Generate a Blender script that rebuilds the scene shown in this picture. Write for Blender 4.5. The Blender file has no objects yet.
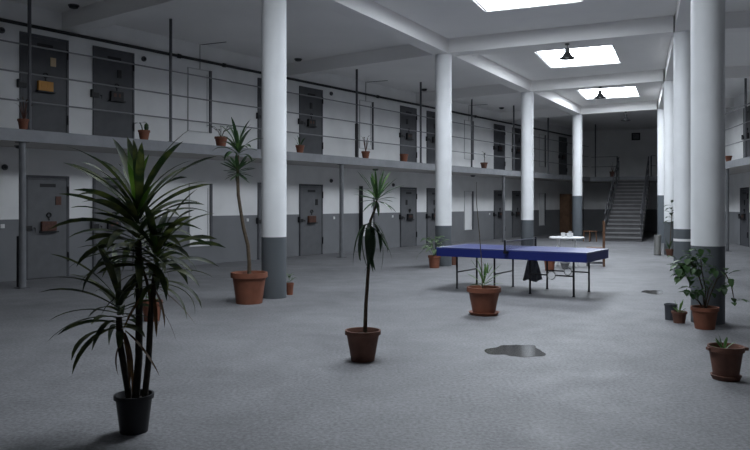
import bpy, bmesh, math, random
from mathutils import Vector, Matrix
from mathutils.geometry import tessellate_polygon
PI = math.pi
S = bpy.context.scene
C = S.collection

# ------------------------------------------------------------------ materials
def new_mat(name, col, rough=0.6, metal=0.0, var=0.0, scale=6.0, bump=0.0, bscale=40.0, spec=0.4):
    m = bpy.data.materials.new(name); m.use_nodes = True
    nt = m.node_tree; b = nt.nodes['Principled BSDF']
    b.inputs['Base Color'].default_value = (*col, 1); b.inputs['Roughness'].default_value = rough
    b.inputs['Metallic'].default_value = metal; b.inputs['Specular IOR Level'].default_value = spec
    tc = nt.nodes.new('ShaderNodeTexCoord')
    if var:
        n = nt.nodes.new('ShaderNodeTexNoise'); n.inputs['Scale'].default_value = scale; n.inputs['Detail'].default_value = 5
        nt.links.new(tc.outputs['Object'], n.inputs['Vector'])
        r = nt.nodes.new('ShaderNodeMapRange'); r.inputs[1].default_value = .3; r.inputs[2].default_value = .7
        r.inputs[3].default_value = 1 - var; r.inputs[4].default_value = 1 + var
        nt.links.new(n.outputs[0], r.inputs[0])
        mx = nt.nodes.new('ShaderNodeVectorMath'); mx.operation = 'SCALE'; mx.inputs[0].default_value = col
        nt.links.new(r.outputs[0], mx.inputs['Scale']); nt.links.new(mx.outputs[0], b.inputs['Base Color'])
    if bump:
        n2 = nt.nodes.new('ShaderNodeTexNoise'); n2.inputs['Scale'].default_value = bscale; n2.inputs['Detail'].default_value = 4
        nt.links.new(tc.outputs['Object'], n2.inputs['Vector'])
        bp = nt.nodes.new('ShaderNodeBump'); bp.inputs['Strength'].default_value = bump; bp.inputs['Distance'].default_value = .02
        nt.links.new(n2.outputs[0], bp.inputs['Height']); nt.links.new(bp.outputs[0], b.inputs['Normal'])
    return m

def two_tone(name, low, high, split, rough=.75):
    """paint: grey dado below the height split, white above, with faint wear"""
    m = bpy.data.materials.new(name); m.use_nodes = True
    nt = m.node_tree; b = nt.nodes['Principled BSDF']; b.inputs['Roughness'].default_value = rough
    b.inputs['Specular IOR Level'].default_value = .25
    g = nt.nodes.new('ShaderNodeNewGeometry'); sx = nt.nodes.new('ShaderNodeSeparateXYZ'); nt.links.new(g.outputs['Position'], sx.inputs[0])
    gt = nt.nodes.new('ShaderNodeMath'); gt.operation = 'GREATER_THAN'; gt.inputs[1].default_value = split
    nt.links.new(sx.outputs['Z'], gt.inputs[0])
    mx = nt.nodes.new('ShaderNodeMix'); mx.data_type = 'RGBA'
    mx.inputs['A'].default_value = (*low, 1); mx.inputs['B'].default_value = (*high, 1)
    nt.links.new(gt.outputs[0], mx.inputs['Factor'])
    n = nt.nodes.new('ShaderNodeTexNoise'); n.inputs['Scale'].default_value = 1.6; n.inputs['Detail'].default_value = 6
    nt.links.new(g.outputs['Position'], n.inputs['Vector'])
    r = nt.nodes.new('ShaderNodeMapRange'); r.inputs[1].default_value = .3; r.inputs[2].default_value = .7
    r.inputs[3].default_value = .93; r.inputs[4].default_value = 1.05
    nt.links.new(n.outputs[0], r.inputs[0])
    sc = nt.nodes.new('ShaderNodeVectorMath'); sc.operation = 'SCALE'
    nt.links.new(mx.outputs['Result'], sc.inputs[0]); nt.links.new(r.outputs[0], sc.inputs['Scale'])
    nt.links.new(sc.outputs[0], b.inputs['Base Color'])
    return m

def floor_mat():
    m = bpy.data.materials.new('worn_screed'); m.use_nodes = True
    nt = m.node_tree; b = nt.nodes['Principled BSDF']; b.inputs['Specular IOR Level'].default_value = .35
    g = nt.nodes.new('ShaderNodeNewGeometry')
    def noise(s, d, lo, hi, a, c):
        n = nt.nodes.new('ShaderNodeTexNoise'); n.inputs['Scale'].default_value = s; n.inputs['Detail'].default_value = d
        n.inputs['Roughness'].default_value = .65
        nt.links.new(g.outputs['Position'], n.inputs['Vector'])
        r = nt.nodes.new('ShaderNodeMapRange'); r.inputs[1].default_value = lo; r.inputs[2].default_value = hi
        r.inputs[3].default_value = a; r.inputs[4].default_value = c
        nt.links.new(n.outputs[0], r.inputs[0]); return r.outputs[0]
    big = noise(.7, 6, .32, .68, .80, 1.15); fine = noise(34, 3, .3, .7, .64, 1.36); mid = noise(6, 5, .3, .7, .92, 1.07)
    m1 = nt.nodes.new('ShaderNodeMath'); m1.operation = 'MULTIPLY'; nt.links.new(big, m1.inputs[0]); nt.links.new(fine, m1.inputs[1])
    m2 = nt.nodes.new('ShaderNodeMath'); m2.operation = 'MULTIPLY'; nt.links.new(m1.outputs[0], m2.inputs[0]); nt.links.new(mid, m2.inputs[1])
    sc = nt.nodes.new('ShaderNodeVectorMath'); sc.operation = 'SCALE'; sc.inputs[0].default_value = FLOOR_COL
    nt.links.new(m2.outputs[0], sc.inputs['Scale']); nt.links.new(sc.outputs[0], b.inputs['Base Color'])
    rr = noise(3, 5, .3, .7, .5, .68); nt.links.new(rr, b.inputs['Roughness'])
    bp = nt.nodes.new('ShaderNodeBump'); bp.inputs['Strength'].default_value = .25; bp.inputs['Distance'].default_value = .006
    nt.links.new(fine, bp.inputs['Height']); nt.links.new(bp.outputs[0], b.inputs['Normal'])
    return m

def leaf_mat(name, a, c, rough=.42):
    m = bpy.data.materials.new(name); m.use_nodes = True
    nt = m.node_tree; b = nt.nodes['Principled BSDF']; b.inputs['Roughness'].default_value = rough
    g = nt.nodes.new('ShaderNodeNewGeometry'); n = nt.nodes.new('ShaderNodeTexNoise'); n.inputs['Scale'].default_value = 9
    nt.links.new(g.outputs['Position'], n.inputs['Vector'])
    r = nt.nodes.new('ShaderNodeValToRGB'); r.color_ramp.elements[0].position = .4; r.color_ramp.elements[1].position = .68
    r.color_ramp.elements[0].color = (*a, 1); r.color_ramp.elements[1].color = (*c, 1)
    nt.links.new(n.outputs[0], r.inputs[0]); nt.links.new(r.outputs[0], b.inputs['Base Color'])
    tr = nt.nodes.new('ShaderNodeBsdfTranslucent'); nt.links.new(r.outputs[0], tr.inputs['Color'])
    mx = nt.nodes.new('ShaderNodeMixShader'); mx.inputs[0].default_value = .28
    o = nt.nodes['Material Output']
    nt.links.new(b.outputs[0], mx.inputs[1]); nt.links.new(tr.outputs[0], mx.inputs[2]); nt.links.new(mx.outputs[0], o.inputs[0])
    return m

def emit_mat(name, col, strength):
    m = bpy.data.materials.new(name); m.use_nodes = True
    nt = m.node_tree; nt.nodes.remove(nt.nodes['Principled BSDF'])
    e = nt.nodes.new('ShaderNodeEmission'); e.inputs[0].default_value = (*col, 1); e.inputs[1].default_value = strength
    nt.links.new(e.outputs[0], nt.nodes['Material Output'].inputs[0]); return m

WHITE = (.76, .76, .76); DADO = (.185, .19, .20); FLOOR_COL = (.168, .169, .177)
SKY_STRENGTH = 20.0
M = dict(
    wall=two_tone('wall_paint', DADO, WHITE, 1.23),
    upper=new_mat('upper_wall_paint', WHITE, .8, var=.05, scale=1.5),
    column=two_tone('column_paint', (.105, .115, .125), (.76, .77, .78), 1.0, .55),
    column_far=two_tone('tall_dado_column_paint', (.12, .135, .15), (.76, .77, .78), 1.87, .55),
    ceiling=new_mat('ceiling_paint', (.84, .83, .82), .85, var=.03, scale=.8),
    floor=floor_mat(),
    fascia=new_mat('fascia_grey', (.24, .245, .26), .75, var=.12, scale=3, bump=.2, bscale=12),
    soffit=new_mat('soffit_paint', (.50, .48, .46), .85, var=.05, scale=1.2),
    door=new_mat('door_steel_paint', (.070, .072, .080), .5, var=.12, scale=5),
    door_low=new_mat('door_grey_paint', (.115, .118, .125), .5, var=.1, scale=5),
    black=new_mat('black_iron', (.012, .012, .014), .5),
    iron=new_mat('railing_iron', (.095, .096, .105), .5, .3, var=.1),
    post=new_mat('post_grey_paint', (.16, .165, .175), .5, var=.1),
    rail=new_mat('rail_grey_paint', (.20, .20, .21), .5, .2),
    orange=new_mat('orange_paint', (.52, .24, .04), .5, var=.1),
    rust=new_mat('rust_paint', (.085, .034, .022), .6, var=.3, scale=20),
    cream=new_mat('cream_plate', (.55, .42, .26), .5),
    terra=new_mat('terracotta', (.19, .068, .038), .65, var=.14, scale=8, bump=.15),
    terra_dark=new_mat('weathered_terracotta', (.125, .056, .038), .7, var=.2, scale=8, bump=.15),
    blackpot=new_mat('black_plastic', (.008, .008, .011), .55),
    greypot=new_mat('dark_grey_plastic', (.05, .055, .065), .5),
    soil=new_mat('potting_soil', (.02, .014, .01), .95, var=.3, scale=40, bump=.6),
    bark=new_mat('cane_bark', (.075, .055, .035), .8, var=.35, scale=30, bump=.5),
    darkbark=new_mat('dark_cane_bark', (.022, .017, .012), .85, var=.4, scale=30, bump=.5),
    green=leaf_mat('dark_strap_leaf', (.012, .026, .008), (.075, .09, .02), .62),
    tip=leaf_mat('lit_young_leaf', (.05, .12, .012), (.12, .22, .03)),
    dry=leaf_mat('dry_leaf', (.05, .022, .008), (.10, .055, .015), .7),
    yucca=leaf_mat('yucca_leaf', (.018, .05, .018), (.05, .10, .03)),
    ficus=leaf_mat('broad_green_leaf', (.03, .075, .022), (.075, .14, .05), .5),
    fresh=leaf_mat('fresh_leaf', (.05, .12, .03), (.12, .22, .06)),
    droop=leaf_mat('hanging_leaf', (.014, .034, .014), (.035, .065, .025), .6),
    pale=leaf_mat('pale_leaf', (.10, .17, .08), (.26, .32, .20)),
    table=new_mat('table_blue', (.042, .056, .20), .3, var=.05),
    apron=new_mat('apron_blue', (.012, .022, .16), .45),
    line=new_mat('white_line', (.6, .6, .62), .5),
    net=new_mat('net_cord', (.03, .03, .035), .8),
    bag=new_mat('dark_canvas', (.15, .155, .17), .9, var=.3, scale=14, bump=.6),
    whiteplastic=new_mat('white_plastic', (.72, .72, .72), .4),
    wood=new_mat('brown_wood', (.13, .065, .035), .6, var=.25, scale=9),
    orangewood=new_mat('orange_brown_wood', (.15, .085, .05), .6, var=.25, scale=5),
    steel=new_mat('brushed_steel', (.42, .42, .40), .35, .8),
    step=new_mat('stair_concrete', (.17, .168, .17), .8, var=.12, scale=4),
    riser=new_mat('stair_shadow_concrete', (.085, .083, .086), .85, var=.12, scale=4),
    frame=new_mat('picture_frame', (.02, .02, .022), .5),
    paper=new_mat('grey_print', (.16, .16, .17), .7, var=.4, scale=9),
    lamp=new_mat('lamp_enamel', (.035, .036, .038), .4, .3),
    skyframe=new_mat('skylight_frame', (.5, .5, .5), .6),
    sky=emit_mat('daylight_opal_glazing', (.85, .92, 1.0), SKY_STRENGTH),
    stone=new_mat('grey_bowl', (.2, .2, .21), .7, var=.2),
)
pm = bpy.data.materials.new('still_water'); pm.use_nodes = True
_b = pm.node_tree.nodes['Principled BSDF']; _b.inputs['Base Color'].default_value = (.085, .083, .08, 1); _b.inputs['Roughness'].default_value = .12
M['puddle'] = pm

# ------------------------------------------------------------------ mesh builder
class MB:
    def __init__(s): s.v = []; s.f = []; s.m = []
    def add(s, vs, fs, mi=0):
        o = len(s.v); s.v += [tuple(p) for p in vs]
        for f in fs: s.f.append(tuple(i + o for i in f)); s.m.append(mi)
        return s
    def box(s, x0, x1, y0, y1, z0, z1, mi=0, bev=0.0):
        if bev > 0:
            bm = bmesh.new(); bmesh.ops.create_cube(bm, size=1)
            for v in bm.verts: v.co = Vector(((x0+x1)/2 + v.co.x*(x1-x0), (y0+y1)/2 + v.co.y*(y1-y0), (z0+z1)/2 + v.co.z*(z1-z0)))
            bmesh.ops.bevel(bm, geom=bm.edges[:], offset=bev, segments=2, affect='EDGES', profile=.6)
            bm.verts.index_update()
            s.add([v.co for v in bm.verts], [[v.index for v in f.verts] for f in bm.faces], mi); bm.free(); return s
        vs = [(x0,y0,z0),(x1,y0,z0),(x1,y1,z0),(x0,y1,z0),(x0,y0,z1),(x1,y0,z1),(x1,y1,z1),(x0,y1,z1)]
        return s.add(vs, [(0,3,2,1),(4,5,6,7),(0,1,5,4),(1,2,6,5),(2,3,7,6),(3,0,4,7)], mi)
    def tube(s, pts, rad, n=8, cap=True, mi=0):
        pts = [Vector(p) for p in pts]; k = len(pts)
        rs = rad if isinstance(rad, (list, tuple)) else [rad]*k
        rings = []; up = None
        for i, p in enumerate(pts):
            d = (pts[min(i+1, k-1)] - pts[max(i-1, 0)]).normalized()
            if up is None: up = Vector((0,0,1)) if abs(d.z) < .9 else Vector((1,0,0))
            a = d.cross(up).normalized(); b = d.cross(a).normalized(); up = -b if False else up
            rings.append([p + rs[i]*(a*math.cos(2*PI*j/n) + b*math.sin(2*PI*j/n)) for j in range(n)])
        vs = [q for r in rings for q in r]
        fs = [(i*n+j, i*n+(j+1) % n, (i+1)*n+(j+1) % n, (i+1)*n+j) for i in range(k-1) for j in range(n)]
        if cap: fs += [tuple(range(n))[::-1], tuple((k-1)*n+j for j in range(n))]
        return s.add(vs, fs, mi)
    def lathe(s, prof, n=28, cx=0, cy=0, mi=0):
        vs = []; fs = []
        for r, z in prof: vs += [(cx + r*math.cos(2*PI*j/n), cy + r*math.sin(2*PI*j/n), z) for j in range(n)]
        for i in range(len(prof)-1):
            for j in range(n): fs.append((i*n+j, i*n+(j+1) % n, (i+1)*n+(j+1) % n, (i+1)*n+j))
        fs.append(tuple(range(n))[::-1]); fs.append(tuple((len(prof)-1)*n+j for j in range(n)))
        return s.add(vs, fs, mi)
    def ring(s, c, R, r, axis='y', n=20, k=8):
        vs = []; fs = []
        for i in range(n):
            a = 2*PI*i/n
            for j in range(k):
                b = 2*PI*j/k; q = R + r*math.cos(b)
                x, y, z = q*math.cos(a), r*math.sin(b), q*math.sin(a)
                vs.append((c[0]+x, c[1]+y, c[2]+z) if axis == 'y' else (c[0]+y, c[1]+x, c[2]+z))
        for i in range(n):
            for j in range(k): fs.append((i*k+j, i*k+(j+1) % k, ((i+1) % n)*k+(j+1) % k, ((i+1) % n)*k+j))
        return s.add(vs, fs)
    def prism(s, poly, z0, z1, side=0, top=0, bot=0):
        n = len(poly)
        vs = [(x, y, z0) for x, y in poly] + [(x, y, z1) for x, y in poly]
        s.add(vs, [tuple(range(n))[::-1]], bot); o = len(s.v) - 2*n
        s.f.append(tuple(o+n+i for i in range(n))); s.m.append(top)
        for i in range(n): s.f.append((o+i, o+(i+1) % n, o+n+(i+1) % n, o+n+i)); s.m.append(side)
        return s
    def bar(s, p, q, w, z0, z1):
        """box-section beam between two plan points"""
        p = Vector(p); q = Vector(q); d = (q-p).normalized(); a = Vector((-d.y, d.x))*w/2
        return s.prism([tuple(p-a), tuple(q-a), tuple(q+a), tuple(p+a)], z0, z1)
    def build(s, name, mats, parent=None, smooth=False):
        me = bpy.data.meshes.new(name); me.from_pydata(s.v, [], s.f)
        if not isinstance(mats, (list, tuple)): mats = [mats]
        for m in mats: me.materials.append(m)
        for p, i in zip(me.polygons, s.m): p.material_index = i; p.use_smooth = smooth
        bm = bmesh.new(); bm.from_mesh(me); bmesh.ops.recalc_face_normals(bm, faces=bm.faces); bm.to_mesh(me); bm.free()
        if smooth:
            try: me.set_sharp_from_angle(angle=math.radians(38))
            except Exception: pass
        o = bpy.data.objects.new(name, me); C.objects.link(o)
        if parent: o.parent = parent
        return o

def tag(o, label, cat, group=None, kind=None):
    o['label'] = label; o['category'] = cat
    if group: o['group'] = group
    if kind: o['kind'] = kind
    return o
def thing(name, label, cat, loc=(0,0,0), rz=0, group=None, kind=None):
    o = bpy.data.objects.new(name, None); C.objects.link(o); o.empty_display_size = .1
    o.location = loc; o.rotation_euler = (0, 0, rz)
    return tag(o, label, cat, group, kind)
def copy_tree(o, parent=None):
    c = o.copy(); C.objects.link(c)
    if parent: c.parent = parent
    for ch in list(o.children): copy_tree(ch, c)
    return c

# ------------------------------------------------------------------ plan of the hall (metres, camera above the origin)
H_CEIL, H_BEAM, SLAB_T, SLAB_B = 5.60, 5.25, 2.90, 2.68
EYE = 1.55
U = Vector((.591, .8067)); N = Vector((.8067, -.591))          # along the left wall, out of it
L0 = Vector((-7.85, 13.65)); E0 = Vector((-6.64, 12.76))       # a point of the left wall, of the left gallery edge
V = Vector((.208, .978)); NR = Vector((-.978, .208))           # along the right wall, out of it
R0 = Vector((12.77, 22.89)); F0 = Vector((11.30, 23.20))
D = Vector((.396, .918)); X = Vector((.918, -.396))            # axis of the hall, across it
O = Vector((12.95, 36.0))                                      # middle of the stair head
RZ_L = math.atan2(U.y, U.x); RZ_R = math.atan2(-V.y, -V.x); RZ_E = math.atan2(X.y, X.x)
def Lw(t, d=0): return L0 + U*t + N*d
def Rw(t, d=0): return R0 + V*t + NR*d
def Ew(s, d=0): return O + D*(3.5 - d) + X*s
TL0, TL1, TR0, TR1 = -20.6, 33.1, -26.5, 15.92
cl = [Vector((-1.668 + 3.375*i, 11.89 + 6.07*i)) for i in range(-2, 4)]        # left row, index 2 is the nearest in view
cr = [Vector(p) for p in ((-.35, -3.0), (1.99, 3.20), (4.345, 9.40), (6.69, 15.6), (8.97, 21.8), (11.32, 28.3))]
WL = [Lw(TL0), Lw(TL1)]; WR = [Rw(TR0), Rw(TR1)]
hall = [WL[0], WR[0], WR[1], WL[1]]

# ------------------------------------------------------------------ shell
def slab_poly(poly, name, z0, z1, mat, label, cat):
    return tag(MB().prism([tuple(p) for p in poly], z0, z1).build(name, mat), label, cat, kind='structure')
slab_poly(hall, 'floor', -.2, 0, M['floor'], 'grey worn concrete floor of the long hall', 'floor')

bays = [(-.10, 7.58), (2.75, 13.67), (5.68, 20.0), (8.62, 26.5)]
SW, SL = 1.0, 1.27; KS = (.93, 1, 1, 1)
def sky_corners(c, w=SW, l=SL):
    c = Vector(c); return [c - X*w - D*l, c + X*w - D*l, c + X*w + D*l, c - X*w + D*l]
mb = MB()
loops = [[Vector((p.x, p.y, 0)) for p in hall]] + [[Vector((p.x, p.y, 0)) for p in sky_corners(c, SW*KS[i], SL*KS[i])] for i, c in enumerate(bays)]
flat = [p for l in loops for p in l]; tris = tessellate_polygon(loops)
for z in (H_CEIL, H_CEIL + .3): mb.add([(p.x, p.y, z) for p in flat], [tuple(t) for t in tris])
i0 = 0; n = len(flat)
for l in loops:
    k = len(l)
    for j in range(k):
        a, b = i0+j, i0+(j+1) % k; mb.f.append((a, b, b+n, a+n)); mb.m.append(0)
    i0 += k
tag(mb.build('ceiling', M['ceiling']), 'white ceiling slab pierced by skylights', 'ceiling', kind='structure')
sky_lab = ['skylight over the two palms in front', 'largest skylight, cut off by the top of the picture',
           'middle skylight, between the second and third pairs of columns', 'farthest and smallest skylight, before the stairs']
for i, c in enumerate(bays):
    t = thing('window_%d' % (i+1), 'white glowing ' + sky_lab[i], 'skylight', (c[0], c[1], H_CEIL), RZ_E, 'skylights along the nave', 'structure')
    SWi, SLi = SW*KS[i], SL*KS[i]
    MB().box(-SWi, SWi, -SLi, SLi, .10, .13).build('pane', M['sky'], t)
    f = MB()
    f.box(-SWi, -SWi+.04, -SLi, SLi, .02, .10).box(SWi-.04, SWi, -SLi, SLi, .02, .10).box(-SWi+.04, SWi-.04, -SLi, -SLi+.04, .02, .10).box(-SWi+.04, SWi-.04, SLi-.04, SLi, .02, .10)
    f.build('frame', M['skyframe'], t)

def wall(name, p, q, out, label, mat_low=True):
    p = Vector(p); q = Vector(q); o = -Vector(out)*.25
    poly = [tuple(p), tuple(q), tuple(q+o), tuple(p+o)]
    tag(MB().prism(poly, 0, H_CEIL).build(name, M['wall']), label, 'wall', kind='structure')
wall('wall_left', WL[0] - U*.3, WL[1] + U*.3, N, 'long white cell wall with grey dado on the left side')
wall('wall_right', WR[0] - V*.3, WR[1] + V*.3, NR, 'white cell wall with grey dado on the right side')
wall('wall_back', WL[1] + N*0, WR[1], -D, 'end wall behind the stairs, white over dark dado')
wall('wall_front', WL[0], WR[0], Vector((0, 1)), 'wall at the near end of the hall')

# galleries
tl = (O - E0).dot(D) / U.dot(D); tr = (O - F0).dot(D) / V.dot(D)
cL = E0 + U*tl; cR = F0 + V*tr
def slab(name, poly, label):
    tag(MB().prism([tuple(p) for p in poly], SLAB_B, SLAB_T, 0, 0, 1).build(name, [M['fascia'], M['soffit']]), label, 'gallery', 'upper gallery slabs', 'structure')
E_near = E0 + U*TL0; F_near = F0 + V*TR0
slab('gallery_slab', [Lw(TL0), E_near, cL, Lw(TL0 + (cL - E_near).length)], 'grey concrete gallery slab along the left cell wall')
slab('gallery_slab', [F_near, Rw(TR0), Rw(TR0 + (cR - F_near).length), cR], 'grey concrete gallery slab behind the right columns')
slab('gallery_slab', [cL, cR, Rw(TR0 + (cR - F_near).length), WR[1], WL[1], Lw(TL0 + (cL - E_near).length)], 'grey landing slab at the head of the stairs')

# beams
bl = ['two pairs nearer than the view', 'one pair nearer than the view', 'nearest pair of columns', 'second pair of columns', 'third pair of columns', 'farthest pair of columns']
def beam(p, q, label, w=.40):
    tag(MB().bar(p, q, w, H_BEAM, H_CEIL).build('ceiling_beam', M['ceiling']), label, 'beam', 'white ceiling beams', 'structure')
fore = lambda a, b: (a + (b-a).normalized()*.20, b - (b-a).normalized()*.20)
for i in range(6):
    if i > 0: beam(*fore(cl[i], cr[i]), 'white beam across the nave at the ' + bl[i])
    tt = (cl[i] - L0).dot(U)
    if tt > TL0: beam(cl[i] - N*.20, Lw(tt), 'white beam from left row to cell wall at the ' + bl[i])
    tt = (cr[i] - R0).dot(V)
    if i > 0: beam(cr[i] - NR*.20, Rw(tt), 'white beam from right row to outer wall at the ' + bl[i])
for i in range(1, 5):
    beam(cl[i], cl[i+1], 'white beam along left row beyond the ' + bl[i])
    beam(cr[i], cr[i+1], 'white beam along right row beyond the ' + bl[i], .36)

# columns
col_l = {2: 'round white column left of the table, behind the big terracotta pot', 3: 'round white column at the left end of the blue table', 4: 'round white column behind the blue table net',
         5: 'round white column with tall grey base beyond the round white table'}
col_r = {2: 'thickest round white column, pots gathered at its foot', 3: 'round white column just behind the thickest, white band on its base',
         4: 'round white column beside the steel bin', 5: 'round white column with tall grey base right of the stairs'}
for row, labs, side in ((cl, col_l, 'left'), (cr, col_r, 'right')):
    for i in (1, 2, 3, 4, 5):
        lab = labs.get(i, 'round white column of the %s row nearer than the view' % side)
        far = i == 5; hb = 1.87 if far else 1.0; mat = M['column_far' if far else 'column']
        t = thing('column', lab, 'column', (row[i].x, row[i].y, 0), 0, 'round concrete columns of the %s row' % side, 'thing')
        MB().lathe([(.205, 0), (.205, hb)], 48).build('painted_base', mat, t, True)
        MB().lathe([(.205, hb + .0005), (.205, H_BEAM)], 48).build('shaft', mat, t, True)
        if side == 'right' and i == 3:
            b = MB().lathe([(.2052, .735), (.209, .737), (.209, .787), (.2052, .789)], 48).build('painted_band', M['whiteplastic'], t, True)
            b['label'] = 'white band around grey base'

# ------------------------------------------------------------------ cell doors
door_no = [0]
def cell_door(p, rz, z, label, w=1.05, h=2.13, mat='door', hatch='black', plate=None, group='cell doors', seed=0):
    door_no[0] += 1; rnd = random.Random(seed + door_no[0]*7)
    t = thing('door_%d' % door_no[0], label, 'door', (p.x, p.y, z), rz, group, 'structure')
    a = w/2
    MB().box(-a, -a+.05, -.035, .0, 0, h).box(a-.05, a, -.035, 0, 0, h).box(-a+.05, a-.05, -.035, 0, h-.06, h).build('door_frame', M['door'], t)
    MB().box(-a+.055, a-.055, -.028, .0, .012, h-.065, bev=.004).build('door_leaf', M[mat], t)
    # lock with a bolt that reaches over the left jamb
    MB().box(-a-.05, -a+.12, -.075, -.028, 1.0, 1.10, bev=.008).box(-a-.06, -a-.02, -.08, 0, .99, 1.16, bev=.006).build('lock_case', M['black'], t)
    MB().tube([(-a+.18, -.03, 1.05), (-a+.18, -.075, 1.05), (-a+.18, -.075, .93)], .012).build('door_handle', M['black'], t, True)
    for zz in (.32, h-.42):
        MB().tube([(a-.03, -.05, zz), (a-.03, -.05, zz+.2)], .02).build('hinge', M['black'], t, True)
    x = rnd.uniform(-.04, .04)
    hb = MB().box(x-.16, x+.16, -.10, -.028, .98, 1.18, bev=.008).build('food_hatch', M[hatch], t)
    MB().box(x-.19, x+.19, -.13, -.028, .95, .975).build('hatch_shelf', M['black'], hb)
    MB().box(x-.1, x-.03, -.105, -.1, 1.05, 1.13).box(x+.03, x+.08, -.105, -.1, 1.05, 1.13).build('hatch_latch', M['rust' if hatch != 'orange' else 'orange'], hb)
    MB().ring((x+.02, -.045, 1.31), .045, .014).tube([(x+.02, -.03, 1.27), (x+.02, -.05, 1.20)], .012).build('peephole_cover', M['black'], t, True)
    if plate:
        px = rnd.uniform(.16, .24)
        pl = MB().box(px-.06, px+.06, -.045, -.028, 1.52, 1.70).build('number_plate', M[plate], t)
    elif rnd.random() < .6:
        px = rnd.uniform(-.2, .24)
        MB().box(px-.05, px+.05, -.045, -.028, 1.50, 1.68).build('number_plate', M['black'], t)
    MB().box(-.17, .17, -.034, -.028, h-.24, h-.17).build('vent_slot', M['black'], t)
    return t
ts = [1.12, 2.75, 7.78, 9.48, 14.78, 16.55, 22.05, 23.87]
up_lab = ['leftmost cell door on the gallery, orange food hatch on it', 'second gallery cell door from the left, plain black hatch', 'gallery cell door half hidden behind the big-pot column',
          'gallery cell door just right of the big-pot column', 'gallery cell door with a plain pot before its sill', 'gallery cell door half hidden behind the table-end column',
          'gallery cell door left of the net column, fourth pair', 'gallery cell door cut off by the net column']
lo_lab = ['leftmost ground-floor cell door, rusty hatch, beside grey post', 'ground-floor cell door behind the foremost plant', 'ground-floor cell door half hidden behind the big-pot column',
          'ground-floor cell door just right of the big-pot column', 'ground-floor cell door right of the tall thin plant', 'ground-floor cell door half hidden behind the table-end column',
          'ground-floor cell door behind the far grey post', 'ground-floor cell door cut off by the net column']
for i, tt in enumerate(ts):
    cell_door(Lw(tt + .525), RZ_L, SLAB_T, 'dark grey ' + up_lab[i], hatch='orange' if i == 0 else 'black', plate='cream' if i == 0 else None, group='upper cell doors', seed=i)
for i, tt in enumerate(ts):
    cell_door(Lw(tt + .525 + (.06 if i == 0 else 0)), RZ_L, 0, 'grey ' + lo_lab[i], w=.95 if i == 0 else 1.05, mat='door_low', hatch='rust' if i in (0, 3) else 'black',
              plate='rust' if i == 0 else None, group='ground floor cell doors', seed=20+i)
cell_door(Lw(29.95), RZ_L, SLAB_T, 'dark grey door at the far end of the left gallery', group='upper cell doors', seed=50)
cell_door(Rw(3.42), RZ_R, 0, 'dark ground-floor door at the right edge of the picture', mat='door', group='right side doors', seed=51)
cell_door(Rw(3.0), RZ_R, SLAB_T, 'dark gallery door at the right edge of the picture', group='right side doors', seed=52)

# blind windows: white panels in a thin frame, dark reveal on the right
wn = [4]
def niche(t0, t1, z, label, group):
    wn[0] += 1; p = Lw(t0); w = t1 - t0
    t = thing('window_%d' % wn[0], label, 'blind window', (p.x, p.y, z), RZ_L, group, 'structure')
    MB().box(.02, w-.04, -.012, 0, .48, 2.04).build('panel', M['upper'], t)
    MB().box(0, .02, -.03, 0, .46, 2.06).box(.02, w-.04, -.03, 0, 2.04, 2.06).box(.02, w-.04, -.03, 0, .46, .48).build('frame', M['skyframe'], t)
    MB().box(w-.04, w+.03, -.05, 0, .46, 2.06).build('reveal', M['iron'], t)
    MB().box(w*.84, w*.87, -.022, -.012, .6, 1.95).build('glazing_bar', M['skyframe'], t)
nl = ['left of the curved-stem plant', 'near the tall thin plant', 'between the table-end and net columns', 'at the dark far end']
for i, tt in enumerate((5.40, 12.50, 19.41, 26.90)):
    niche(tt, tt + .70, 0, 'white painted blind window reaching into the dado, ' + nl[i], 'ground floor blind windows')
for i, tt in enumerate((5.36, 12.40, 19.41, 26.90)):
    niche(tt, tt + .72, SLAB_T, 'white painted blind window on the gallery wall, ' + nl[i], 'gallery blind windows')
# steel shutter folded out beside the second ground-floor blind window
p = Lw(12.42)
t = thing('shutter', 'narrow black steel shutter standing open behind the tall thin plant', 'shutter', (p.x, p.y, 0), RZ_L)
MB().box(-.03, .01, -.14, -.004, .50, 2.12, bev=.004).build('shutter_leaf', M['black'], t)
for zz in (.8, 1.75): MB().tube([(.015, -.02, zz), (.015, -.02, zz+.14)], .014).build('hinge', M['iron'], t, True)

# ------------------------------------------------------------------ railings, posts, pipes
def railing(label, origin, rz, length, poles, heights, top, z=SLAB_T, sleeves=(), start=0.0):
    t = thing('gallery_railing', label, 'railing', (origin.x, origin.y, z), rz, 'gallery railings')
    for h in heights: MB().tube([(start, 0, h), (length, 0, h)], .016, 6).build('rail', M['rail'], t, True)
    for x in poles:
        MB().tube([(x, 0, 0), (x, 0, top)], .034, 10).build('pole', M['iron'], t, True)
        MB().lathe([(.07, 0), (.07, .012)], 12, x, 0).build('foot_plate', M['iron'], t)
    for x in sleeves: MB().tube([(x, 0, .02), (x, 0, 1.0)], .055, 10).build('pole_sleeve', M['black'], t, True)
    return t
pl_ = [-9.4, -6.1, -2.8, .56, 3.73, 7.05, 10.41, 13.9, 17.42, 21.02, 24.6, 28.2]
o = E0 - N*.06
railing('long grey pole railing of the left gallery', o, RZ_L, tl - .05, pl_, (.52, 1.04, 1.56), H_CEIL - SLAB_T, sleeves=(pl_[6],), start=-12)
o2 = F0 - NR*.06
t = railing('grey pole railing of the right gallery behind the thickest column', o2, math.atan2(V.y, V.x), tr - .05, [-1.95 + 3.4*k for k in range(-1, 5)], (.52, 1.04, 1.56), H_CEIL - SLAB_T, start=-6)
sL = (cL - O).dot(X); sR = (cR - O).dot(X)
o3 = O + X*(sL + .06) + D*.06
o_land = railing('dark landing railing left of the stair head', o3, RZ_E, -.78 - sL - .06, [-.80 - sL - .06], (.52, 1.02), 1.02)
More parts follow.
